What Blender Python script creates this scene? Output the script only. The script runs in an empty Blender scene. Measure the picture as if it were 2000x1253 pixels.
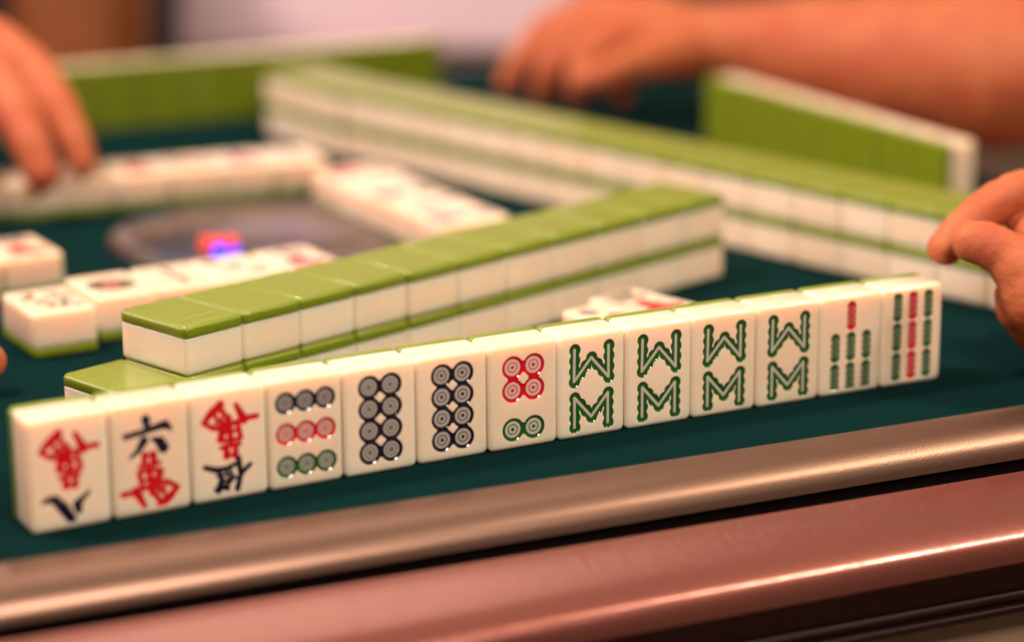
import bpy, bmesh, math, random
import numpy as np
from mathutils import Vector, Matrix, Euler, noise

# all lengths below are in centimetres; K turns them into metres
K = 0.01
R = math.radians
scene = bpy.context.scene
COL = scene.collection

# ------------------------------------------------------------------ camera
CAM_LOC = Vector((-19.492, -68.4756, 25.7694))
CAM_ROT = Euler((1.3024, 0.0063, -0.4842), 'XYZ')
FPX = 4815.08                      # focal length in pixels of a 2000 px wide frame
cam_d = bpy.data.cameras.new('camera')
cam = bpy.data.objects.new('camera', cam_d)
COL.objects.link(cam)
cam.location = CAM_LOC * K
cam.rotation_euler = CAM_ROT
cam_d.sensor_width = 36
cam_d.lens = FPX / 2000 * 36
cam_d.clip_start = 0.01
cam_d.clip_end = 100
cam_d.dof.use_dof = True
cam_d.dof.focus_distance = 82.6 * K
cam_d.dof.aperture_fstop = 3.5
cam_d.dof.aperture_blades = 0
scene.camera = cam

# ------------------------------------------------------------------ world, lamps, exposure
world = bpy.data.worlds.new('World')
scene.world = world
world.use_nodes = True
bg = world.node_tree.nodes['Background']
# the dim warm room: brighter walls beyond the table, darkness on the camera's side
_N, _L = world.node_tree.nodes, world.node_tree.links
_tc = _N.new('ShaderNodeTexCoord')
_dot = _N.new('ShaderNodeVectorMath'); _dot.operation = 'DOT_PRODUCT'; _dot.inputs[1].default_value = (.42, .90, .05)
_L.new(_tc.outputs['Generated'], _dot.inputs[0])
_mr = _N.new('ShaderNodeMapRange'); _mr.interpolation_type = 'SMOOTHSTEP'
_mr.inputs[1].default_value = -.25; _mr.inputs[2].default_value = .95; _mr.inputs[3].default_value = .09; _mr.inputs[4].default_value = .42
_L.new(_dot.outputs['Value'], _mr.inputs[0]); _L.new(_mr.outputs[0], bg.inputs[1])
bg.inputs[0].default_value = (1.0, 0.60, 0.38, 1)

def lamp(name, kind, loc, power, size=0.1, color=(1, .8, .6), target=None, shape='DISK', size_y=None):
    d = bpy.data.lights.new(name, kind)
    d.energy = power
    d.color = color
    if kind == 'AREA':
        d.shape = shape
        d.size = size * K
        if size_y: d.size_y = size_y * K
    else:
        d.shadow_soft_size = size * K
    o = bpy.data.objects.new(name, d)
    COL.objects.link(o)
    o.location = Vector(loc) * K
    if target is not None:
        o.rotation_euler = (Vector(target) - Vector(loc)).to_track_quat('-Z', 'Y').to_euler()
    return o

lamp('ceiling_lamp', 'AREA', (-40, 50, 124), 28, 26, (1, .745, .64), (17, 14, 0))
lamp('spot_or_fill', 'AREA', (97, -32, 108), 10.5, 9, (1, .80, .60), (20, 5, 0))
lamp('spot_or_fill', 'AREA', (9, -50, 48), 4.7, 18, (1, .80, .67), (15, 0, 0))  # low fill near the camera, added to lift the front row's faces
lamp('rim_fill', 'AREA', (52, 68, 130), 3.4, 70, (1, .80, .64), (30, 40, 0))  # unseen soft panel added for a broad sheen on the outer rim
_s = lamp('spot_or_fill', 'SPOT', (32, 93, 78), 24, 5, (1, .84, .86), (62, 106, 8))  # unseen spot added to brighten the pink seat
lamp('spot_or_fill', 'AREA', (50, 150, 96), 1.2, 3, (1, .84, .68), (30, 30, 0))  # small lamp beyond the table, added for glints on tile edges
_s.data.spot_size = math.radians(64); _s.data.spot_blend = .6
lamp('left_fill', 'AREA', (-80, 85, 55), 7, 55, (1, .74, .64), (15, 30, 0))  # unseen fill added to light the left-facing tile sides

scene.view_settings.view_transform = 'Standard'
scene.view_settings.look = 'None'
scene.view_settings.exposure = 0
scene.view_settings.gamma = 1
scene.render.resolution_x = 1024
scene.render.resolution_y = 641
scene.render.engine = 'CYCLES'
scene.cycles.max_bounces = 8

CM = CAM_ROT.to_matrix()
def at(px, py, depth):
    """place in space (cm) of a point seen at a pixel of the 2000 px photograph, `depth` cm ahead"""
    return CAM_LOC + CM @ (Vector(((px - 1000) / FPX, -(py - 626.5) / FPX, -1)) * depth)

# ------------------------------------------------------------------ materials
def new_mat(name):
    m = bpy.data.materials.new(name)
    m.use_nodes = True
    return m, m.node_tree.nodes, m.node_tree.links, m.node_tree.nodes['Principled BSDF']

def lin(r, g, b):
    f = lambda c: (c / 255 / 12.92) if c / 255 <= .04045 else ((c / 255 + .055) / 1.055) ** 2.4
    return (f(r), f(g), f(b))

def simple(name, col, rough=.5, metal=0., coat=0., spec=.5, sss=0., emit=None, es=0., bump=None, vary=None, coat_rough=.05):
    m, N, L, P = new_mat(name)
    P.inputs['Base Color'].default_value = (*col, 1)
    P.inputs['Roughness'].default_value = rough
    P.inputs['Metallic'].default_value = metal
    P.inputs['Coat Weight'].default_value = coat
    P.inputs['Coat Roughness'].default_value = coat_rough
    P.inputs['Specular IOR Level'].default_value = spec
    if sss:
        P.inputs['Subsurface Weight'].default_value = sss
        P.inputs['Subsurface Radius'].default_value = (1, .45, .25)
        P.inputs['Subsurface Scale'].default_value = .006
    if emit:
        P.inputs['Emission Color'].default_value = (*emit, 1)
        P.inputs['Emission Strength'].default_value = es
    if vary or bump:
        tc = N.new('ShaderNodeTexCoord')
    if vary:                                   # (scale, dark colour)
        n = N.new('ShaderNodeTexNoise'); n.inputs['Scale'].default_value = vary[0]; n.inputs['Detail'].default_value = 6
        L.new(tc.outputs['Object'], n.inputs['Vector'])
        mx = N.new('ShaderNodeMix'); mx.data_type = 'RGBA'
        rp = N.new('ShaderNodeMapRange'); rp.inputs[1].default_value = .35; rp.inputs[2].default_value = .65
        L.new(n.outputs['Fac'], rp.inputs[0]); L.new(rp.outputs[0], mx.inputs[0])
        mx.inputs[6].default_value = (*col, 1); mx.inputs[7].default_value = (*vary[1], 1)
        L.new(mx.outputs[2], P.inputs['Base Color'])
    if bump:                                   # list of (scale, strength, distance)
        prev = None
        for sc, st, dist in bump:
            n = N.new('ShaderNodeTexNoise'); n.inputs['Scale'].default_value = sc; n.inputs['Detail'].default_value = 4
            L.new(tc.outputs['Object'], n.inputs['Vector'])
            b = N.new('ShaderNodeBump'); b.inputs['Strength'].default_value = st; b.inputs['Distance'].default_value = dist
            L.new(n.outputs['Fac'], b.inputs['Height'])
            if prev: L.new(prev.outputs[0], b.inputs['Normal'])
            prev = b
        L.new(prev.outputs[0], P.inputs['Normal'])
    return m

IVORY = (.88, .72, .56)
def ivory_mat(name, inked):
    m, N, L, P = new_mat(name)
    P.inputs['Roughness'].default_value = .24
    P.inputs['Specular IOR Level'].default_value = .5
    P.inputs['Subsurface Radius'].default_value = (1, .62, .36)
    P.inputs['Subsurface Scale'].default_value = .009
    P.inputs['Subsurface Weight'].default_value = 1
    P.inputs['Coat Weight'].default_value = .4
    P.inputs['Coat Roughness'].default_value = .04
    tc = N.new('ShaderNodeTexCoord')
    n = N.new('ShaderNodeTexNoise'); n.inputs['Scale'].default_value = 90; n.inputs['Detail'].default_value = 5
    L.new(tc.outputs['Object'], n.inputs['Vector'])
    info = N.new('ShaderNodeObjectInfo')
    mx = N.new('ShaderNodeMix'); mx.data_type = 'RGBA'
    mx.inputs[6].default_value = (*IVORY, 1); mx.inputs[7].default_value = (.81, .60, .41, 1)
    ad = N.new('ShaderNodeMath'); ad.operation = 'MULTIPLY'
    L.new(n.outputs['Fac'], ad.inputs[0]); L.new(info.outputs['Random'], ad.inputs[1])
    L.new(ad.outputs[0], mx.inputs[0])
    b = N.new('ShaderNodeBump'); b.inputs['Strength'].default_value = .04; b.inputs['Distance'].default_value = .0004
    n2 = N.new('ShaderNodeTexNoise'); n2.inputs['Scale'].default_value = 900
    L.new(tc.outputs['Object'], n2.inputs['Vector']); L.new(n2.outputs['Fac'], b.inputs['Height'])
    L.new(b.outputs[0], P.inputs['Normal'])
    if inked:
        at_ = N.new('ShaderNodeVertexColor'); at_.layer_name = 'ink'
        m2 = N.new('ShaderNodeMix'); m2.data_type = 'RGBA'
        L.new(at_.outputs['Alpha'], m2.inputs[0]); L.new(mx.outputs[2], m2.inputs[6]); L.new(at_.outputs['Color'], m2.inputs[7])
        L.new(m2.outputs[2], P.inputs['Base Color'])
        r = N.new('ShaderNodeMapRange'); r.inputs[3].default_value = 1; r.inputs[4].default_value = 0
        L.new(at_.outputs['Alpha'], r.inputs[0]); L.new(r.outputs[0], P.inputs['Subsurface Weight'])
        r2 = N.new('ShaderNodeMapRange'); r2.inputs[3].default_value = .24; r2.inputs[4].default_value = .12
        L.new(at_.outputs['Alpha'], r2.inputs[0]); L.new(r2.outputs[0], P.inputs['Roughness'])
    else:
        L.new(mx.outputs[2], P.inputs['Base Color'])
    return m
M_IVORY = ivory_mat('ivory_melamine', False)
M_INK = ivory_mat('engraved_ivory', True)

def green_mat():
    m, N, L, P = new_mat('green_melamine')
    P.inputs['Base Color'].default_value = (.172, .24, .009, 1)
    P.inputs['Roughness'].default_value = .3
    P.inputs['Coat Weight'].default_value = .4
    P.inputs['Coat Tint'].default_value = (1, .98, .7, 1)
    P.inputs['Coat Roughness'].default_value = .035
    P.inputs['Subsurface Weight'].default_value = .12
    P.inputs['Subsurface Radius'].default_value = (.7, 1, .2)
    P.inputs['Subsurface Scale'].default_value = .002
    # engraved herringbone of fine lines on the flat of the back
    tc = N.new('ShaderNodeTexCoord')
    sp = N.new('ShaderNodeSeparateXYZ'); L.new(tc.outputs['Object'], sp.inputs[0])
    def mth(op, a, b=None, c=None):
        n = N.new('ShaderNodeMath'); n.operation = op
        for i, v in enumerate((a, b, c)):
            if v is None: continue
            if isinstance(v, (int, float)): n.inputs[i].default_value = v
            else: L.new(v, n.inputs[i])
        return n.outputs[0]
    yy = mth('ADD', sp.outputs['Y'], sp.outputs['Z'])
    zig = mth('PINGPONG', yy, .0032)
    ph = mth('ADD', mth('MULTIPLY', sp.outputs['X'], 1.0), zig)
    s = mth('SINE', mth('MULTIPLY', ph, 2 * math.pi / .00085))
    b = N.new('ShaderNodeBump'); b.inputs['Strength'].default_value = .35; b.inputs['Distance'].default_value = .00006
    L.new(s, b.inputs['Height']); L.new(b.outputs[0], P.inputs['Normal'])
    return m
M_GREEN = green_mat()

M_FELT = simple('teal_baize', (.0005, .0095, .0100), .97, spec=.02, vary=(9, (.0009, .0125, .0130)),
                bump=[(1400, .5, .0006), (180, .15, .0006)])
def fibres(m):
    P = m.node_tree.nodes['Principled BSDF']
    P.inputs['Sheen Weight'].default_value = .07
    P.inputs['Sheen Roughness'].default_value = .5
    P.inputs['Sheen Tint'].default_value = (.1, .55, .55, 1)
fibres(M_FELT)
def lint(m):
    N, L = m.node_tree.nodes, m.node_tree.links
    P = N['Principled BSDF']; src = P.inputs['Base Color'].links[0].from_socket
    tc = N.new('ShaderNodeTexCoord'); v = N.new('ShaderNodeTexVoronoi'); v.inputs['Scale'].default_value = 42
    L.new(tc.outputs['Object'], v.inputs['Vector'])
    a = N.new('ShaderNodeMath'); a.operation = 'LESS_THAN'; a.inputs[1].default_value = .018; L.new(v.outputs['Distance'], a.inputs[0])
    mx = N.new('ShaderNodeMix'); mx.data_type = 'RGBA'; mx.inputs[7].default_value = (.35, .36, .33, 1)
    L.new(a.outputs[0], mx.inputs[0]); L.new(src, mx.inputs[6]); L.new(mx.outputs[2], P.inputs['Base Color'])
lint(M_FELT)
M_BRONZE = simple('brushed_bronze', (.20, .118, .084), .37, metal=.8, coat=.0, coat_rough=.3, bump=[(1500, .25, .00025)])
M_ROSE = simple('rose_lacquer', (.25, .082, .062), .30, metal=.65, coat=.7, coat_rough=.10, bump=[(900, .05, .0003)], vary=(14, (.24, .075, .058)))
def brushed(m):
    N, L = m.node_tree.nodes, m.node_tree.links
    P = N['Principled BSDF']; old = P.inputs['Normal'].links[0].from_socket
    tc = N.new('ShaderNodeTexCoord'); mp = N.new('ShaderNodeMapping'); mp.inputs['Scale'].default_value = (2200, 120, 120)
    n = N.new('ShaderNodeTexNoise'); n.inputs['Scale'].default_value = 1; n.inputs['Detail'].default_value = 2
    b = N.new('ShaderNodeBump'); b.inputs['Strength'].default_value = .35; b.inputs['Distance'].default_value = .00025
    L.new(tc.outputs['Object'], mp.inputs[0]); L.new(mp.outputs[0], n.inputs['Vector']); L.new(n.outputs['Fac'], b.inputs['Height'])
    L.new(old, b.inputs['Normal']); L.new(b.outputs[0], P.inputs['Normal']); L.new(b.outputs[0], P.inputs['Coat Normal'])
brushed(M_ROSE)
M_WINE = simple('dark_wine_lacquer', (.010, .001, .001), .4, spec=.25, coat=.12, coat_rough=.15, bump=[(500, .08, .0004)])
M_GAP = simple('matt_black', (.008, .004, .004), .8, spec=.1)
M_APRON = simple('beige_apron', (.30, .22, .15), .6, vary=(20, (.27, .195, .13)), bump=[(600, .2, .0004)])
M_FLOOR = simple('floor_stone', (.30, .25, .19), .5, vary=(3, (.26, .215, .165)), bump=[(40, .2, .002)])
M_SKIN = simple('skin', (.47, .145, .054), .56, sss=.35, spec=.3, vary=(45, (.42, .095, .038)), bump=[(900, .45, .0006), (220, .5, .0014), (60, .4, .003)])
M_SKIN_SHADE = simple('shaded_skin', (.19, .058, .009), .5, sss=.2, spec=.3, vary=(30, (.16, .045, .008)), bump=[(300, .2, .001)])  # darker copy of the skin; the arm's shade is put into its colour
M_BLACK = simple('black_cloth', (.008, .006, .006), .95, bump=[(800, .4, .001)])
M_PINK = simple('pale_pink_upholstery', (.92, .72, .80), .9, bump=[(500, .3, .001), (12, .3, .01)], vary=(6, (.90, .66, .72)))

# ------------------------------------------------------------------ object helpers
def tag(o, label=None, cat=None, group=None, kind=None):
    if label: o['label'] = label
    if cat: o['category'] = cat
    if group: o['group'] = group
    if kind: o['kind'] = kind
    return o

def empty(name, loc, rz=0, label=None, cat=None, group=None):
    o = bpy.data.objects.new(name, None)
    COL.objects.link(o)
    o.empty_display_size = .01
    o.location = Vector(loc) * K
    o.rotation_euler = (0, 0, rz)
    return tag(o, label, cat, group)

def mesh_from(name, verts, faces, smooth=True):
    me = bpy.data.meshes.new(name)
    me.from_pydata([tuple(c * K for c in v) for v in verts], [], faces)
    me.update()
    if smooth: me.shade_smooth()
    return me

def link(name, me, mat=None, parent=None, loc=(0, 0, 0)):
    o = bpy.data.objects.new(name, me)
    COL.objects.link(o)
    if mat is not None and len(me.materials) == 0: me.materials.append(mat)
    if parent: o.parent = parent
    o.location = Vector(loc) * K
    return o

# ------------------------------------------------------------------ tile geometry
W, H, D = 2.6, 3.61, 1.76          # pitch across, height, thickness
TW = 2.565
GB = 0.44                          # thickness of the green back
def rrect(hx, hz, r, n=5):
    """rounded rectangle, counter-clockwise seen from -y, as (x, z)"""
    out = []
    r = max(r, .004)
    for cx, cz, a0 in ((hx - r, hz - r, 0), (-hx + r, hz - r, 90), (-hx + r, -hz + r, 180), (hx - r, -hz + r, 270)):
        for i in range(n + 1):
            a = R(a0 + 90 * i / n)
            out.append((cx + r * math.cos(a), cz + r * math.sin(a)))
    return out
RC, RE = .20, .15
def rings_mesh(prof, cap_first=True, cap_last=True):
    """prof: list of (inset, y). Returns verts (x,y,z centred in x,z) and faces"""
    V, F = [], []
    n = 24
    for ins, y in prof:
        for x, z in rrect(TW / 2 - ins, H / 2 - ins, RC - ins):
            V.append((x, y, z))
    for k in range(len(prof) - 1):
        for i in range(n):
            j = (i + 1) % n
            F.append((k * n + i, k * n + j, (k + 1) * n + j, (k + 1) * n + i))
    if cap_first: F.append(tuple(reversed(range(n))))
    if cap_last: F.append(tuple(range((len(prof) - 1) * n, len(prof) * n)))
    return V, F
def front_profile():
    p = [(RE + .02, 0)]
    for i in range(7):
        a = R(90 * i / 6)
        p.append((RE * (1 - math.sin(a)), RE * (1 - math.cos(a))))
    p += [(0, RE + .03), (0, D - GB - .05), (.006, D - GB - .015), (.03, D - GB)]
    return p
def back_profile():
    p = [(.03, D - GB), (.006, D - GB + .02), (-.012, D - GB + .06), (-.012, D - .2)]
    re = .17
    for i in range(7):
        a = R(90 * i / 6)
        p.append((re * (1 - math.cos(a)) - .012 * (1 - i / 6), D - re + re * math.sin(a)))
    p.append((re + .02, D))
    return p

POSE = {   # local tile (face towards -y, z up, centred) -> resting pose with the near bottom edge at the origin
    'stand': lambda v: (v[0], v[1], v[2] + H / 2),
    'up':    lambda v: (v[0], v[2] + H / 2, D - v[1]),
    'down':  lambda v: (v[0], H / 2 - v[2], v[1]),
    'away':  lambda v: (-v[0], D - v[1], v[2] + H / 2),
}

# ---- engraved designs: distance functions on a grid (u across, v up, cm, centre of face = 0)
BLK = (.010, .008, .020); RED = (.56, .005, .012); GRN = (.014, .092, .012)
def seg(U, V, a, b, ra, rb=None):
    rb = ra if rb is None else rb
    ax, ay = a; bx, by = b
    dx, dy = bx - ax, by - ay
    t = np.clip(((U - ax) * dx + (V - ay) * dy) / (dx * dx + dy * dy + 1e-9), 0, 1)
    return np.hypot(U - ax - t * dx, V - ay - t * dy) - (ra + (rb - ra) * t)
def circ(U, V, c, r): return np.hypot(U - c[0], V - c[1]) - r
def ring(U, V, c, r, w): return np.abs(np.hypot(U - c[0], V - c[1]) - r) - w
def poly(U, V, pts, rs):
    d = None
    for i in range(len(pts) - 1):
        e = seg(U, V, pts[i], pts[i + 1], rs[i], rs[i + 1])
        d = e if d is None else np.minimum(d, e)
    return d
class Face:
    def __init__(s, nx, nz):
        s.x = np.linspace(-1.09, 1.09, nx); s.z = np.linspace(-1.61, 1.61, nz)
        s.U, s.V = np.meshgrid(s.x, s.z)
        s.h = np.zeros_like(s.U); s.c = np.zeros(s.U.shape + (4,)); s.c[..., :3] = IVORY
        s.px = (s.x[1] - s.x[0])
    def ink(s, d, col, ridges=(), depth=.04, pale=.42):
        cov = np.clip(.5 - d / (1.6 * s.px), 0, 1)
        hh = -depth * np.clip(-d / .06, 0, 1)
        rg = np.zeros_like(s.U)
        for r in ridges: rg = np.maximum(rg, np.clip(.5 - r / (1.6 * s.px), 0, 1))
        mixc = np.array(col)[None, None, :] * (1 - rg[..., None] * (1 - pale * .35)) + rg[..., None] * pale * np.array((.80, .72, .64))
        s.h = np.minimum(s.h, hh * (1 - .3 * rg))
        a = cov[..., None]
        s.c[..., :3] = s.c[..., :3] * (1 - a) + mixc * a
        s.c[..., 3] = np.maximum(s.c[..., 3], cov)

def dot(f, c, r, col, fine):
    U, V = f.U, f.V
    if fine: rd = [ring(U, V, c, r * k, r * .10) for k in (.58, .30)] + [circ(U, V, c, r * .08)]
    else: rd = [ring(U, V, c, r * .58, r * .125), ring(U, V, c, r * .26, r * .105)]
    return circ(U, V, c, r), rd
def dots(f, cs, r, col, fine=False, pale=.42):
    d = None; rd = []
    for c in cs:
        a, b = dot(f, c, r, col, fine)
        d = a if d is None else np.minimum(d, a)
        rd += b
    # fill the small waists where two rings meet
    for i in range(len(cs)):
        for j in range(i):
            if math.dist(cs[i], cs[j]) < 2.2 * r:
                m = ((cs[i][0] + cs[j][0]) / 2, (cs[i][1] + cs[j][1]) / 2)
                d = np.minimum(d, circ(f.U, f.V, m, r * .52))
    f.ink(d, col, rd, pale=pale)

def beads(f, a, b, n, r, r0):
    d = seg(f.U, f.V, a, b, r0)
    for i in range(n):
        t = i / (n - 1)
        d = np.minimum(d, circ(f.U, f.V, (a[0] + (b[0] - a[0]) * t, a[1] + (b[1] - a[1]) * t), r))
    return d
def zigzag(f, P, col=GRN):
    d = None; line = None
    for i in range(len(P) - 1):
        e = beads(f, P[i], P[i + 1], 4, .22, .17); l = seg(f.U, f.V, P[i], P[i + 1], .048)
        d = e if d is None else np.minimum(d, e); line = l if line is None else np.minimum(line, l)
    f.ink(d, col, [line], pale=.62)
def stick(f, c, col, hl=.34):
    a = (c[0], c[1] - hl); b = (c[0], c[1] + hl)
    d = beads(f, a, b, 4, .195, .165)
    r1 = np.maximum(np.abs(seg(f.U, f.V, a, b, .085)) - .024, np.abs(f.V - c[1]) - hl * 1.05)
    f.ink(d, col, [r1], pale=.40)

S6 = [([(995, 105), (1003, 165)], [22, 16]), ([(825, 255), (960, 215), (1100, 165), (1150, 150), (1195, 185)], [15, 15, 18, 22, 10]),
      ([(975, 285), (925, 370), (860, 430)], [22, 14, 8]), ([(1045, 270), (1100, 290), (1130, 345)], [10, 24, 26])]
SWAN = [([(975, 410), (965, 490)], [19.4, 13.0]), ([(1042, 405), (1052, 490)], [21.6, 13.0]), ([(935, 505), (1090, 470)], [12.2, 12.2]),
        ([(925, 560), (945, 690)], [15.1, 13.0]), ([(1090, 545), (1082, 640)], [21.6, 13.5]), ([(930, 550), (1095, 530)], [12.2, 12.2]),
        ([(940, 628), (1090, 590)], [10.8, 10.8]), ([(1005, 500), (1015, 735)], [16.2, 14.0]), ([(945, 690), (1090, 640)], [12.2, 12.2]),
        ([(785, 745), (895, 722)], [15.1, 15.1]), ([(893, 715), (955, 840)], [23.8, 13.5]), ([(925, 705), (1040, 670)], [13.0, 12.2]),
        ([(1040, 636), (1150, 638), (1232, 682), (1165, 760), (1085, 840)], [12.2, 15.1, 13.0, 21.6, 21.6]),
        ([(1038, 660), (1030, 730), (1085, 800)], [13.5, 13.5, 15.1]), ([(1080, 670), (1085, 715)], [16.2, 14.0]), ([(1125, 680), (1120, 745)], [9.5, 9.5])]
S8 = [([(130, 808), (180, 785), (235, 778), (300, 850), (368, 950)], [8, 16, 22, 28, 24]), ([(522, 702), (465, 760), (420, 815), (428, 870)], [9, 14, 24, 18])]
S5 = [([(1465, 530), (1560, 552), (1640, 535), (1735, 490)], [14, 16, 13, 12]), ([(1745, 450), (1758, 590), (1728, 705)], [15, 14, 16]),
      ([(1842, 500), (1770, 570)], [12, 14]), ([(1580, 560), (1600, 640), (1560, 700)], [12, 16, 10]), ([(1560, 600), (1660, 585)], [8, 8]),
      ([(1640, 560), (1680, 640), (1640, 680)], [10, 9, 12]), ([(1545, 720), (1600, 690), (1650, 705)], [12, 18, 12]), ([(1575, 660), (1720, 610)], [10, 9]),
      ([(1590, 690), (1570, 735)], [16, 12]), ([(1665, 520), (1700, 610)], [8, 8])]
def conv(strokes, cx, cy, sx, sz, slope, rot=False, shift=(0, 0)):
    out = []
    for pts, rs in strokes:
        q = []
        for x, y in pts:
            u = (x - cx) / sx - .10; v = (cy + slope * (x - cx) - y) / sz
            if rot: u, v = -u, -v
            q.append((u + shift[0], v + shift[1]))
        out.append((q, [r / sx * 1.75 for r in rs]))
    return out
def strokes(f, st, col):
    d = None
    if len(f.x) < 100: st = [(p, [r * 1.35 for r in rs]) for p, rs in st]
    for pts, rs in st:
        e = poly(f.U, f.V, pts, rs)
        d = e if d is None else np.minimum(d, e)
    f.ink(d, col, depth=.028)
C2 = (1000, 434, 250, 264, -.163)

def design(kind, f):
    if kind == '8wan':
        strokes(f, conv(SWAN, *C2, rot=True, shift=(-.06, -.34)), RED); strokes(f, conv(S8, 345, 540, 262, 272, -.19), BLK)
    elif kind == '6wan':
        strokes(f, conv(SWAN, *C2), RED); strokes(f, conv(S6, *C2), BLK)
    elif kind == '5wan':
        strokes(f, conv(SWAN, *C2, rot=True, shift=(-.03, -.28)), RED); strokes(f, conv(S5, 1650, 333, 250, 258, -.165), BLK)
    elif kind == '9dot':
        for v, c, p in ((1.02, BLK, .40), (0, RED, .55), (-1.08, GRN, .45)): dots(f, [(-.68, v), (0, v), (.68, v)], .365, c, True, p)
    elif kind in ('8dot', '8dotb'):
        dots(f, [(u, v) for u in (-.38, .38) for v in (1.10, .37, -.36, -1.09)], .40, BLK, kind == '8dot', .50)
    elif kind == '6dot':
        dots(f, [(u, v) for u in (-.39, .39) for v in (1.0, .21)], .405, RED, False, .62); dots(f, [(-.39, -1.13), (.39, -1.13)], .405, GRN, False, .60)
    elif kind == '8bam':
        zigzag(f, [(-.64, 1.27), (-.66, .17), (0, .93), (.66, .17), (.66, 1.27)])
        zigzag(f, [(-.64, -1.43), (-.64, -.40), (0, -1.13), (.64, -.38), (.64, -1.43)])
    elif kind == '7bam':
        stick(f, (0, 1.05), RED)
        for u in (-.65, 0, .65):
            for v in (-.07, -1.18): stick(f, (u, v), GRN)
    elif kind == '9bam':
        for u, c in ((-.65, GRN), (0, RED), (.65, GRN)):
            for v in (1.1, 0, -1.1): stick(f, (u, v), c)
    elif kind == '1dot':
        c = (0, 0); dd = [circ(f.U, f.V, c, .98), ]
        f.ink(dd[0], GRN, [ring(f.U, f.V, c, .72, .05)] + [circ(f.U, f.V, (.84 * math.cos(k * math.pi / 6), .84 * math.sin(k * math.pi / 6)), .05) for k in range(12)])
        f.ink(circ(f.U, f.V, c, .46), RED, [ring(f.U, f.V, c, .27, .08)], pale=.6)
    elif kind == '2bam':
        stick(f, (0, .75), GRN, .5); stick(f, (0, -.75), GRN, .5)
    elif kind == '3dot':
        dots(f, [(-.6, 1.0)], .4, BLK); dots(f, [(0, 0)], .4, RED); dots(f, [(.6, -1.0)], .4, GRN)
    elif kind == 'dragon':
        strokes(f, [([(-.75, .9), (-.3, 1.15), (-.5, .6), (-.95, .2)], [.08, .1, .09, .05]), ([(.2, 1.2), (.4, .7), (.95, .25)], [.06, .09, .12]),
                    ([(.75, 1.1), (.35, .75)], [.05, .07]), ([(-.5, .15), (-.05, .2), (-.1, -.2), (-.55, -.2), (-.5, -.5), (-.05, -.5), (-.15, -1.1), (-.4, -.95)], [.07] * 8),
                    ([(.2, .2), (.6, .2), (.65, -.15)], [.07] * 3), ([(.1, -.4), (.6, -.4), (.15, -1.2)], [.08] * 3), ([(.2, -.6), (.85, -1.2)], [.07, .12])], (.008, .05, .01))
    elif kind in ('3wan', '7wan', '2wan'):
        strokes(f, conv(SWAN, *C2, shift=(0, .05)), RED)
        n = {'3wan': [(.75, 1.4), (.55, 1.05), (.75, .65)], '2wan': [(.55, 1.25), (.75, .7)], '7wan': [(.75, 1.0)]}[kind]
        st = [([(-a, b), (a, b + .08)], [.09, .11]) for a, b in n]
        if kind == '7wan': st += [([(-.05, 1.45), (-.1, .6), (.6, .62)], [.1, .1, .12])]
        strokes(f, st, BLK)

_cache = {}
def tile_meshes(pose, kind=None, hi=False):
    key = (pose, kind, hi)
    if key in _cache: return _cache[key]
    T = POSE[pose]
    flip = pose in ('down',)     # mirrored transforms would turn normals inside out
    V, F = rings_mesh(front_profile(), cap_first=(kind is None), cap_last=True)
    if kind is not None:
        nx, nz = (190, 280) if hi else (60, 90)
        f = Face(nx, nz); design(kind, f)
        hx, hz = 1.09, 1.61
        base = len(V)
        # flat frame between the rounded edge (first ring) and the engraved rectangle
        cx = [(hx, hz), (-hx, hz), (-hx, -hz), (hx, -hz)]
        for x, z in cx: V.append((x, 0, z))
        for q in range(4):
            r0 = q * 6
            F.append(tuple([base + q] + [r0 + i for i in range(5, -1, -1)]))
            F.append((base + q, base + (q + 1) % 4, (r0 + 6) % 24, r0 + 5))
        g0 = len(V)
        # keep the border of the grid exactly on the frame's plane
        f.h[0, :] = f.h[-1, :] = 0; f.h[:, 0] = f.h[:, -1] = 0
        for j in range(nz):
            for i in range(nx):
                V.append((f.x[i], -float(f.h[j, i]), f.z[j]))
        for j in range(nz - 1):
            for i in range(nx - 1):
                a = g0 + j * nx + i
                F.append((a, a + 1, a + nx + 1, a + nx))
    me = mesh_from('face_block', [T(v) for v in V], F)
    bm = bmesh.new(); bm.from_mesh(me); bmesh.ops.recalc_face_normals(bm, faces=bm.faces); bm.to_mesh(me); bm.free()
    me.shade_smooth()
    if kind is not None:
        ca = me.color_attributes.new('ink', 'FLOAT_COLOR', 'POINT')
        arr = np.zeros((len(V), 4), dtype=np.float32); arr[:, :3] = IVORY
        arr[g0:] = f.c.reshape(-1, 4)
        ca.data.foreach_set('color', arr.ravel())
        me.materials.append(M_INK)
    else:
        me.materials.append(M_IVORY)
    V, F = rings_mesh(back_profile())
    mb = mesh_from('green_back', [T(v) for v in V], F)
    bm = bmesh.new(); bm.from_mesh(mb); bmesh.ops.recalc_face_normals(bm, faces=bm.faces); bm.to_mesh(mb); bm.free()
    mb.shade_smooth(); mb.materials.append(M_GREEN)
    _cache[key] = (me, mb)
    return me, mb

rng = random.Random(4)
def tile(x, y, z, deg, pose, kind, label, group, hi=False, jit=.02, tilt=.25):
    me, mb = tile_meshes(pose, kind, hi)
    o = empty('mahjong_tile', (x + rng.uniform(-jit, jit) * .3, y + rng.uniform(-jit, jit), z), R(deg + rng.uniform(-tilt, tilt)), label, 'mahjong tile', group)
    link('face_block', me, None, o); link('green_back', mb, None, o)
    return o

ORD = ['first', 'second', 'third', 'fourth', 'fifth', 'sixth', 'seventh', 'eighth', 'ninth', 'tenth', 'eleventh', 'twelfth', 'thirteenth',
       'fourteenth', 'fifteenth', 'sixteenth', 'seventeenth', 'eighteenth']

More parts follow.
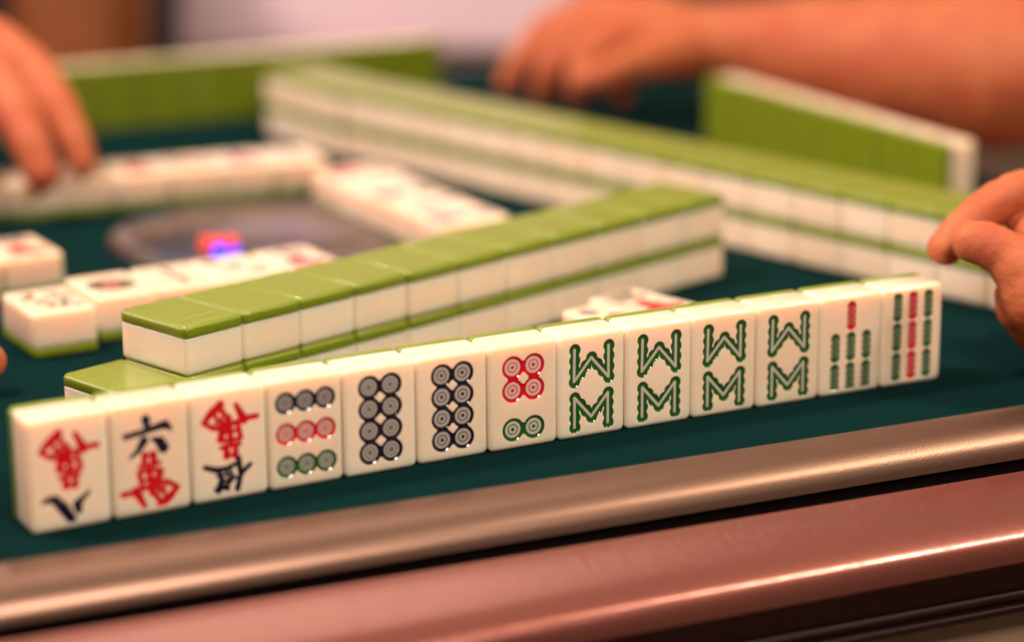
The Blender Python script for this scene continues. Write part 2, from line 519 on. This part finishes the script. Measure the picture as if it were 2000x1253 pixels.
# ------------------------------------------------------------------ the setting: floor and room
def box_mesh(name, x0, x1, y0, y1, z0, z1, bev=0):
    bm = bmesh.new(); bmesh.ops.create_cube(bm, size=1)
    for v in bm.verts:
        v.co = Vector(((x0 + x1) / 2 + v.co.x * (x1 - x0), (y0 + y1) / 2 + v.co.y * (y1 - y0), (z0 + z1) / 2 + v.co.z * (z1 - z0))) * K
    if bev: bmesh.ops.bevel(bm, geom=bm.edges[:], offset=bev * K, segments=5, profile=.5, affect='EDGES')
    me = bpy.data.meshes.new(name); bm.to_mesh(me); bm.free()
    if bev: me.shade_smooth()
    return me
fl = link('floor', mesh_from('floor', [(-600, -600, -76), (700, -600, -76), (700, 800, -76), (-600, 800, -76)], [(0, 1, 2, 3)], False), M_FLOOR)
tag(fl, 'pale brown floor under the table', None, None, 'structure')

# ------------------------------------------------------------------ the table
TC = Vector((20.6, 34.0, 0)); TR = R(-3.5)
Rm = Matrix.Rotation(TR, 3, 'Z')
table = empty('mahjong_table', (TC.x, TC.y, -76), TR, 'square mahjong table with teal felt top, bronze inner rail and rose lacquered rim', 'table')
HX, HY = 37.2, 37.05
def tl(v): return (v[0], v[1], v[2] + 76)      # table-local
def sweep(name, prof, mat, parent=table):
    """prof: list of (s outward from the felt edge, z); closed mitred loop round the table"""
    V, F = [], []
    n = len(prof)
    for s, z in prof:
        for sx, sy in ((-1, -1), (1, -1), (1, 1), (-1, 1)):
            V.append(tl((sx * (HX + s), sy * (HY + s), z)))
    for k in range(n - 1):
        for i in range(4):
            j = (i + 1) % 4
            F.append((k * 4 + i, k * 4 + j, (k + 1) * 4 + j, (k + 1) * 4 + i))
    me = mesh_from(name, V, F)
    bm = bmesh.new(); bm.from_mesh(me)
    # cut long strips so that shading stays even, then mark the mitres sharp
    for e in bm.edges:
        a, b = e.verts
        if (a.index % 4) == (b.index % 4): e.smooth = False
    bmesh.ops.recalc_face_normals(bm, faces=bm.faces)
    c = sum((f.normal.z * f.calc_area() for f in bm.faces))
    if c < 0: bmesh.ops.reverse_faces(bm, faces=bm.faces)
    bm.to_mesh(me); bm.free()
    return link(name, me, mat, parent)
def spline(pts, n=6):
    """Catmull-Rom through profile points"""
    P = [pts[0]] + list(pts) + [pts[-1]]
    out = []
    for i in range(1, len(P) - 2):
        for k in range(n):
            t = k / n
            out.append(tuple(.5 * (2 * P[i][c] + (P[i + 1][c] - P[i - 1][c]) * t + (2 * P[i - 1][c] - 5 * P[i][c] + 4 * P[i + 1][c] - P[i + 2][c]) * t * t
                       + (-P[i - 1][c] + 3 * P[i][c] - 3 * P[i + 1][c] + P[i + 2][c]) * t ** 3) for c in (0, 1)))
    out.append(pts[-1])
    return out
link('felt_top', mesh_from('felt_top', [tl(v) for v in ((-HX - .05, -HY - .05, 0), (HX + .05, -HY - .05, 0), (HX + .05, HY + .05, 0), (-HX - .05, HY + .05, 0))], [(0, 1, 2, 3)], False), M_FELT, table)
sweep('inner_rail', spline([(0, -.15), (.03, .0), (.1, .04), (.5, .06), (1.0, .0), (1.5, -.15), (1.95, -.42), (2.2, -.72), (2.3, -1.02)]), M_BRONZE)
sweep('rail_gap', [(2.29, -1.03), (2.15, -1.1), (2.1, -2.2), (3.2, -2.2)], M_GAP)  # black strip; the shade of the groove is put into its colour
sweep('outer_rim', spline([(3.08, -2.1), (3.1, -1.25), (3.18, -1.17), (4.0, -1.36), (5.0, -1.70), (5.7, -2.02), (6.05, -2.27), (6.22, -2.6), (6.25, -2.95)]), M_ROSE)
sweep('side_moulding', spline([(6.25, -2.95), (6.22, -3.5), (6.15, -4.0)]) + [(6.35, -4.02), (6.38, -4.15), (6.25, -4.18), (6.25, -4.38)] + spline([(6.42, -4.4), (6.46, -4.5), (6.40, -4.62)]) + [(6.2, -4.66), (5.6, -4.75)], M_WINE)
sweep('apron', [(5.62, -4.72), (5.5, -16), (-2, -16.5)], M_APRON)
# body and legs below the rim
link('table_body', box_mesh('table_body', -HX + 6, HX - 6, -HY + 6, HY - 6, 76 - 16, 76 - 2, 1), M_WINE, table)
link('pedestal', box_mesh('pedestal', -13, 13, -13, 13, 3, 60, 1.5), M_WINE, table)
link('foot_plate', box_mesh('foot_plate', -24, 24, -24, 24, 0, 3, 1), M_GAP, table)

# centre console of the table
def local(p):   # world cm -> table-local cm
    q = Rm.inverted() @ (Vector((p[0], p[1], 0)) - Vector((TC.x, TC.y, 0)))
    return (q.x, q.y, p[2] + 76)
def lathe(name, prof, mat, parent, loc, n=72):
    V, F = [], []
    for r, z in prof:
        for i in range(n):
            a = 2 * math.pi * i / n
            V.append((r * math.cos(a), r * math.sin(a), z))
    for k in range(len(prof) - 1):
        for i in range(n):
            j = (i + 1) % n
            F.append((k * n + i, k * n + j, (k + 1) * n + j, (k + 1) * n + i))
    F.append(tuple(range((len(prof) - 1) * n, len(prof) * n)))
    me = mesh_from(name, V, F)
    return link(name, me, mat, parent, loc)
def console_mat():
    m, N, L, P = new_mat('mottled_console')  # blue, brown and purple patches mixed by noise
    tc = N.new('ShaderNodeTexCoord')
    g = N.new('ShaderNodeTexNoise'); g.inputs['Scale'].default_value = 28; g.inputs['Detail'].default_value = 2
    L.new(tc.outputs['Object'], g.inputs['Vector'])
    r = N.new('ShaderNodeValToRGB')
    e = r.color_ramp.elements
    e[0].position = .34; e[0].color = (*lin(14, 48, 80), 1)
    e[1].position = .44; e[1].color = (*lin(48, 42, 50), 1)
    for p, c in ((.50, lin(30, 22, 20)), (.57, lin(72, 62, 58)), (.64, lin(50, 24, 60))):
        q = e.new(p); q.color = (*c, 1)
    L.new(g.outputs['Fac'], r.inputs[0]); L.new(r.outputs[0], P.inputs['Base Color'])
    P.inputs['Roughness'].default_value = .3
    P.inputs['Coat Weight'].default_value = .45; P.inputs['Coat Roughness'].default_value = .08
    return m
CC = (20.7, 32.3, 0)
con = lathe('centre_console', [(6.9, .0), (6.9, .22), (6.75, .32), (6.5, .36), (6.3, .34), (6.25, .30), (5.5, .36), (3, .5), (.01, .56)], console_mat(), table, local(CC))
ld = box_mesh('wind_display', -.85, .85, -.2, .2, 0, .62, .08)
M_REDLIT = simple('red_plastic_lit', (.5, .02, .015), .4, emit=(1, .11, .06), es=.9)
o = link('wind_display', ld, M_REDLIT, con)
q = Vector(local(tuple(at(428, 474, 107)))) - Vector(local(CC)); q.z = .42
o.location = q * K; o.rotation_euler = (0, 0, R(-24))
M_BLUELIT = simple('blue_led', (.01, .01, .5), .3, emit=(.05, .045, 1), es=1.5)
bm = bmesh.new(); bmesh.ops.create_uvsphere(bm, u_segments=16, v_segments=10, radius=.40 * K)
me = bpy.data.meshes.new('blue_led'); bm.to_mesh(me); bm.free(); me.shade_smooth()
for px, py in ((430, 493), (462, 487)):
    p = at(px, py, 104.6)
    o = link('status_led', me, M_BLUELIT, con)
    q = Vector(local(tuple(p))) - Vector(local(CC))
    o.location = Vector((q.x, q.y, max(q.z, .6))) * K
    if px > 440: o.scale = (.5,) * 3

# ------------------------------------------------------------------ front hand of thirteen standing tiles
FRONT = [('8wan', 'upright ivory tile with red character above a black 八, turned upside down, at the left end'),
         ('6wan', 'upright ivory tile reading black 六 over red 萬'),
         ('5wan', 'upright ivory tile with upside-down red 萬 over black 伍'),
         ('9dot', 'upright ivory tile with three rows of black, red and green circles'),
         ('8dot', 'upright ivory tile of eight black circles beside the nine-circle tile'),
         ('8dotb', 'upright ivory tile of eight black circles beside the red and green circle tile'),
         ('6dot', 'upright ivory tile with four red circles above two green ones'),
         ('8bam', 'green zigzag bamboo tile standing next to the four red circles tile'),
         ('8bam', 'second green zigzag bamboo tile from the red circles tile'),
         ('8bam', 'third green zigzag bamboo tile from the red circles tile'),
         ('8bam', 'green zigzag bamboo tile standing next to the tile with one red stick'),
         ('7bam', 'upright ivory tile with one red stick above six green sticks'),
         ('9bam', 'upright ivory tile with a red column between green stick columns, right end')]
for i, (k, lab) in enumerate(FRONT):
    x = (i + .5) * W + .04
    y = .3234 * (1 - ((i + .5 - 6.5) / 6.5) ** 2)
    dydx = -.3234 * 2 * ((i + .5 - 6.5) / 6.5) / (6.5 * W)
    tile(x, y, .003, math.degrees(math.atan(dydx)), 'stand', k, lab, 'tiles standing in the front row', True, .02, .12)

# ------------------------------------------------------------------ walls of face-down tiles
def wall_row(ox, oy, deg, k0, k1, z, labf, group, jit=.03):
    c, s = math.cos(R(deg)), math.sin(R(deg))
    for k in range(k0, k1):
        u = (k + .5) * W
        tile(ox + c * u, oy + s * u, z, deg, 'down', None, labf(k - k0), group, False, jit, .6)
DZ = D + .006
NS = (7.94, 7.742, 17.97)
wall_row(*NS, -1, 11, .003, lambda i: f'face-down green-backed tile, {ORD[i]} from the left in the near wall\'s lower layer', 'tiles of the near two-layer wall')
wall_row(*NS, 0, 11, DZ, lambda i: f'face-down green-backed tile, {ORD[i]} from the left in the near wall\'s upper layer', 'tiles of the near two-layer wall', .05)

# long wall crossing behind it; its camera side runs from (31.3, 47.3) to (41.8, 4)
def back_wall():
    ax, ay = 31.3, 47.4
    deg = math.degrees(math.atan2(6 - ay, 41.75 - ax))      # heading towards the near end; tiles extend to its left
    c, s = math.cos(R(deg)), math.sin(R(deg))
    for z, ly in ((.003, 'lower'), (DZ, 'upper')):
        for k in range(17):
            u = (k + .5) * W + .02
            lab = f'face-down tile, {ORD[k]} from the far end in the long back wall\'s {ly} layer'
            tile(ax + c * u, ay + s * u, z, deg, 'down', None, lab, 'tiles of the long back wall', False, .05, .4)
    deg2 = -83
    c, s = math.cos(R(deg2)), math.sin(R(deg2))
    for z, ly in ((.003, 'lower'), (DZ, 'upper')):
        for k in range(3):
            u = (k + .5) * W
            lab = f'blurred face-down tile, {ORD[k]} from the far tip of the short wall, {ly} layer'
            tile(30.1 + c * u, 55.0 + s * u, z, deg2, 'down', None, lab, 'tiles of the short far wall', False, .05, .4)
back_wall()

# ------------------------------------------------------------------ opponents' standing rows, green backs to the camera
for i in range(10):
    u = (i + .5) * W
    a = R(-1.6)
    tile(17.0 + math.cos(a) * u, 60.3 + math.sin(a) * u, .003, -1.6, 'away', None,
         f'upright tile with its green back showing, {ORD[i]} from the left in the far row', 'tiles standing in the far row', False, .05, .3)
for i in range(8):
    u = (i + .5) * W
    deg = -90.7
    a = R(deg)
    tile(49.5 + math.cos(a) * u, 41.0 + math.sin(a) * u, .003, deg, 'away', None,
         f'upright tile with green back, {ORD[i]} from the far end of the right row', 'tiles standing in the right row', False, .05, .3)

# ------------------------------------------------------------------ discards lying face up
DK = ['2wan', '3dot', '7wan', '3wan', '2bam', '3dot', '7wan', '2bam']
for i in range(8):
    a = R(173.5)
    u = (i + .5) * W
    tile(27.0 + math.cos(a) * u, 39.35 + math.sin(a) * u, .003, -6.5, 'up', ['2bam', '7wan', '3dot', '3wan', '2bam', '3dot', '7wan', '2bam'][i],
         f'face-up ivory tile, {ORD[i]} from the right in the discard row under the fingers', 'discards in the far row', False, .06, .8)
for i in range(5):
    a = R(-88)
    u = (i + .5) * W
    tile(24.95 + math.cos(a) * u + (.25 if i == 0 else 0), 37.1 + math.sin(a) * u, .003, -88 + (2 if i == 0 else 0), 'up', ['3wan', '2bam', '7wan', '3dot', '2wan'][i],
         f'face-up ivory tile, {ORD[i]} from the far end of the discards beside the long wall', 'discards beside the long wall', False, .08, 1)
tile(7.05, 18.35, .003, 2, 'up', 'dragon', 'face-up ivory tile with a green 發 character, left of the discards', 'near discards', False, 0, 0)
labs = {'1dot': 'face-up ivory tile with one big green and red circle', '2bam': 'face-up ivory tile with a long green bamboo mark beside the big circle tile',
        '3dot': 'face-up ivory tile with small marks, third from the green character tile', '7wan': 'face-up ivory tile with a red character at the right end of near discards'}
for i, k in enumerate(['1dot', '2bam', '3dot', '7wan']):
    a = R(3.5)
    u = (i + .5) * (W + .08)
    tile(8.62 + math.cos(a) * u, 19.35 + math.sin(a) * u, .003, 3.5, 'up', k, labs[k], 'near discards', False, .08, .8)
tile(8.6, 27.25, .003, 3, 'up', '3wan', 'face-up ivory tile with red mark, left of the round console, nearest its row\'s end', 'discards at the left', False, 0, 0)
tile(5.95, 27.1, .003, 3, 'up', '7wan', 'face-up ivory tile cut by the left edge of the picture', 'discards at the left', False, 0, 0)
tile(26.05 + .75 * 1.45, 7.1, .003, 16, 'up', '3wan', 'face-up ivory tile with pink mark behind the front row, farther right', 'two tiles lying behind the front row', False, 0, 0)
tile(25.15, 5.9, .003, 10, 'up', '3dot', 'face-up ivory tile lying low behind the front row, left of its neighbour', 'two tiles lying behind the front row', False, 0, 0)

# ------------------------------------------------------------------ hands and arms
def blob(name, chains, mat, parent, voxel=.14, smooth=8, origin=Vector((0, 0, 0))):
    """chains of (point, radius): tapered capsules fused into one continuous skin"""
    V, F = [], []
    def sphere(c, r):
        b = len(V); nu, nv = 18, 11
        for j in range(nv):
            t = math.pi * (j + .5) / nv
            for i in range(nu):
                a = 2 * math.pi * i / nu
                V.append((c[0] + r * math.sin(t) * math.cos(a), c[1] + r * math.sin(t) * math.sin(a), c[2] + r * math.cos(t)))
        for j in range(nv - 1):
            for i in range(nu):
                k = (i + 1) % nu
                F.append((b + j * nu + i, b + (j + 1) * nu + i, b + (j + 1) * nu + k, b + j * nu + k))
        F.append(tuple(b + i for i in range(nu))); F.append(tuple(b + (nv - 1) * nu + i for i in reversed(range(nu))))
    for ch in chains:
        for (p, r) in ch: sphere(p, r)
        for (p, r), (q, s) in zip(ch, ch[1:]):
            d = q - p; L_ = d.length
            n = max(2, int(L_ / (min(r, s) * .25)))
            for i in range(1, n):
                t = i / n
                tt = t * t * (3 - 2 * t) * .5 + t * .5
                sphere(p.lerp(q, t), r + (s - r) * tt)
    me = bpy.data.meshes.new(name)
    me.from_pydata([tuple((Vector(v) - origin) * K) for v in V], [], F)
    o = bpy.data.objects.new(name, me); COL.objects.link(o)
    m = o.modifiers.new('r', 'REMESH'); m.mode = 'VOXEL'; m.voxel_size = voxel * K; m.use_smooth_shade = True
    s_ = o.modifiers.new('s', 'SMOOTH'); s_.factor = .5; s_.iterations = smooth
    dg = bpy.context.evaluated_depsgraph_get()
    me2 = bpy.data.meshes.new_from_object(o.evaluated_get(dg))
    me2.name = name
    bpy.data.objects.remove(o); bpy.data.meshes.remove(me)
    me2.shade_smooth(); me2.materials.clear(); me2.materials.append(mat)
    return link(name, me2, None, parent)
def C(*pts):
    """(px, py, depth, radius px) -> (point, radius cm)"""
    return [(at(x, y, d), r * d / FPX) for x, y, d, r in pts]
def person(name_label, chains, mat=M_SKIN, voxel=.14, smooth=8):
    p0 = chains[0][-1][0]
    root = empty('person', tuple(p0), 0, name_label, 'person')
    b = blob('hand_and_forearm', chains, mat, root, voxel, smooth, p0)
    return root

# right-edge hand pinching thumb against index finger above the end of the front row
person('person reaching in at the right edge, thumb pressed against bent index finger', [
    C((1846, 484, 88.6, 36), (1872, 455, 88.7, 38), (1918, 417, 89, 42), (1950, 395, 89.2, 44), (1964, 388, 89.2, 39), (1980, 381, 89.3, 45), (2000, 376, 89.5, 46), (2060, 396, 90, 45), (2150, 460, 90, 52), (2230, 540, 90, 60), (2420, 700, 88, 120)),
    C((1900, 472, 86.6, 42), (1925, 476, 86.5, 45), (1962, 495, 86.4, 47), (2002, 528, 86.3, 62), (2040, 575, 86.3, 82), (2110, 620, 87, 95), (2230, 660, 88, 110), (2420, 700, 88, 120)),
    C((1990, 440, 89.2, 24), (2030, 470, 88.6, 50), (2090, 520, 88.4, 70), (2200, 600, 88, 100)),
    C((1975, 575, 87.5, 34), (2000, 600, 87.5, 55), (2060, 640, 88, 75), (2200, 660, 88, 100)),
    C((1985, 560, 91, 34), (2030, 470, 91.5, 42), (2100, 430, 92, 46), (2180, 500, 92, 56), (2420, 700, 88, 120)),
    C((2010, 590, 92.5, 34), (2060, 520, 93, 40), (2130, 470, 93.5, 44), (2210, 540, 93, 54), (2420, 700, 88, 120)),
    C((2050, 620, 94, 28), (2090, 560, 94.5, 34), (2150, 520, 95, 38), (2230, 580, 94, 50), (2420, 700, 88, 120)),
    C((2230, 600, 90, 110), (2420, 700, 88, 120), (2560, 760, 84, 118), (3100, 900, 76, 160)),
], voxel=.085, smooth=7)

# left hand touching the far discard row
person('person at the left edge resting two fingertips on the discard row', [
    C((84, 340, 113.4, 36), (62, 285, 113.8, 41), (28, 215, 115, 47), (-20, 140, 117, 56), (-120, 90, 119, 70), (-300, 60, 121, 100)),
    C((163, 322, 115, 27), (146, 275, 115.3, 33), (112, 205, 116.2, 39), (62, 140, 118, 47), (-20, 90, 120, 58), (-120, 60, 121, 75), (-300, 60, 121, 100)),
    C((-60, 340, 112.3, 30), (-75, 290, 112.6, 38), (-95, 220, 113.6, 46), (-130, 150, 116, 56), (-300, 60, 121, 100)),
    C((-130, 340, 111.5, 28), (-140, 280, 112, 34), (-170, 210, 113.5, 42), (-300, 60, 121, 100)),
    C((-60, 330, 121.5, 30), (-90, 280, 122, 36), (-130, 200, 122, 44), (-190, 140, 122, 56), (-300, 60, 121, 100)),
    C((-120, 110, 118, 80), (-300, 60, 121, 100), (-420, 30, 123, 88), (-900, -60, 132, 120)),
], voxel=.12, smooth=6)

# hand and bare forearm behind the right-hand row
person('person whose bare forearm crosses the top right, fingers curled beside the long wall', [
    C((990, 164, 139.5, 22), (1018, 118, 139.5, 31), (1076, 60, 140.5, 40), (1160, 30, 140, 50), (1260, 50, 139, 66), (1370, 85, 138, 74)),
    C((1058, 180, 136.8, 24), (1075, 140, 136.2, 34), (1110, 82, 136.5, 40), (1180, 62, 138.5, 52), (1280, 80, 138, 66), (1370, 85, 138, 74)),
    C((1128, 188, 134.2, 22), (1132, 160, 133.6, 28), (1140, 112, 134.0, 33), (1215, 78, 136.5, 48), (1370, 85, 138, 74)),
    C((1215, 185, 136, 22), (1205, 160, 136, 30), (1215, 130, 136.5, 36), (1260, 110, 137, 50), (1370, 90, 138, 70)),
    C((1168, 152, 132.4, 30), (1212, 132, 132.9, 33), (1272, 116, 134.6, 42), (1370, 90, 138, 66)),
    C((1260, 70, 139, 70), (1370, 78, 138, 68), (1480, 88, 136.5, 86), (1620, 108, 134.5, 118), (1780, 128, 132.5, 146), (1960, 140, 130.5, 158), (2120, 130, 129, 150), (2500, 60, 127, 175)),
], voxel=.14, smooth=6)

# fingertip just inside the left edge, low down
person('person of whom only one fingertip shows at the lower left edge', [
    C((-22, 705, 88, 36), (-70, 690, 88, 40), (-150, 650, 89, 46), (-260, 620, 91, 60), (-420, 620, 92, 100)),
    C((-60, 770, 86, 34), (-110, 740, 86, 40), (-180, 690, 88, 46), (-420, 620, 92, 100)),
    C((-100, 800, 84, 32), (-150, 770, 84, 38), (-230, 710, 87, 46), (-420, 620, 92, 100)),
    C((-150, 820, 82, 28), (-200, 790, 83, 34), (-270, 720, 86, 42), (-420, 620, 92, 100)),
    C((-160, 560, 93, 36), (-220, 580, 93, 44), (-300, 600, 93, 58), (-420, 620, 92, 100)),
    C((-420, 620, 92, 100), (-560, 600, 93, 90), (-1000, 540, 100, 120)),
], voxel=.12, smooth=6)

# dark-clothed player far left: bare arm hanging past the table edge, black clothing behind
arm = C((165, 330, 160, 120), (165, 150, 160, 135), (160, 0, 160, 140), (120, -220, 162, 150), (60, -420, 165, 170))
p0 = arm[0][0]
root = empty('person', tuple(p0), 0, 'person beyond the far left corner, shaded bare arm against black clothing', 'person')
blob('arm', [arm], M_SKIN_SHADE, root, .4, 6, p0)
sh = blob('black_shirt', [C((120, 420, 176, 230), (120, 100, 176, 235), (110, -300, 176, 250), (60, -600, 176, 260)), C((60, -560, 174, 250), (-200, -600, 176, 230))], M_BLACK, root, .6, 6, p0)

# pink upholstered seat behind the table
sb = empty('sofa', tuple(at(760, 20, 185) * 1.0), R(-27.7), 'pale pink upholstered seat beyond the far table edge', 'sofa')
base_z = at(760, 20, 185).z
link('backrest', box_mesh('backrest', -22, 14.5, 0, 14, -3.6, 24, 1.2), M_PINK, sb)
link('frame', box_mesh('frame', -22, 14, 1, 13, -base_z - 76, -3.7, .5), M_BLACK, sb)  # black plinth added to give the dark band under the seat
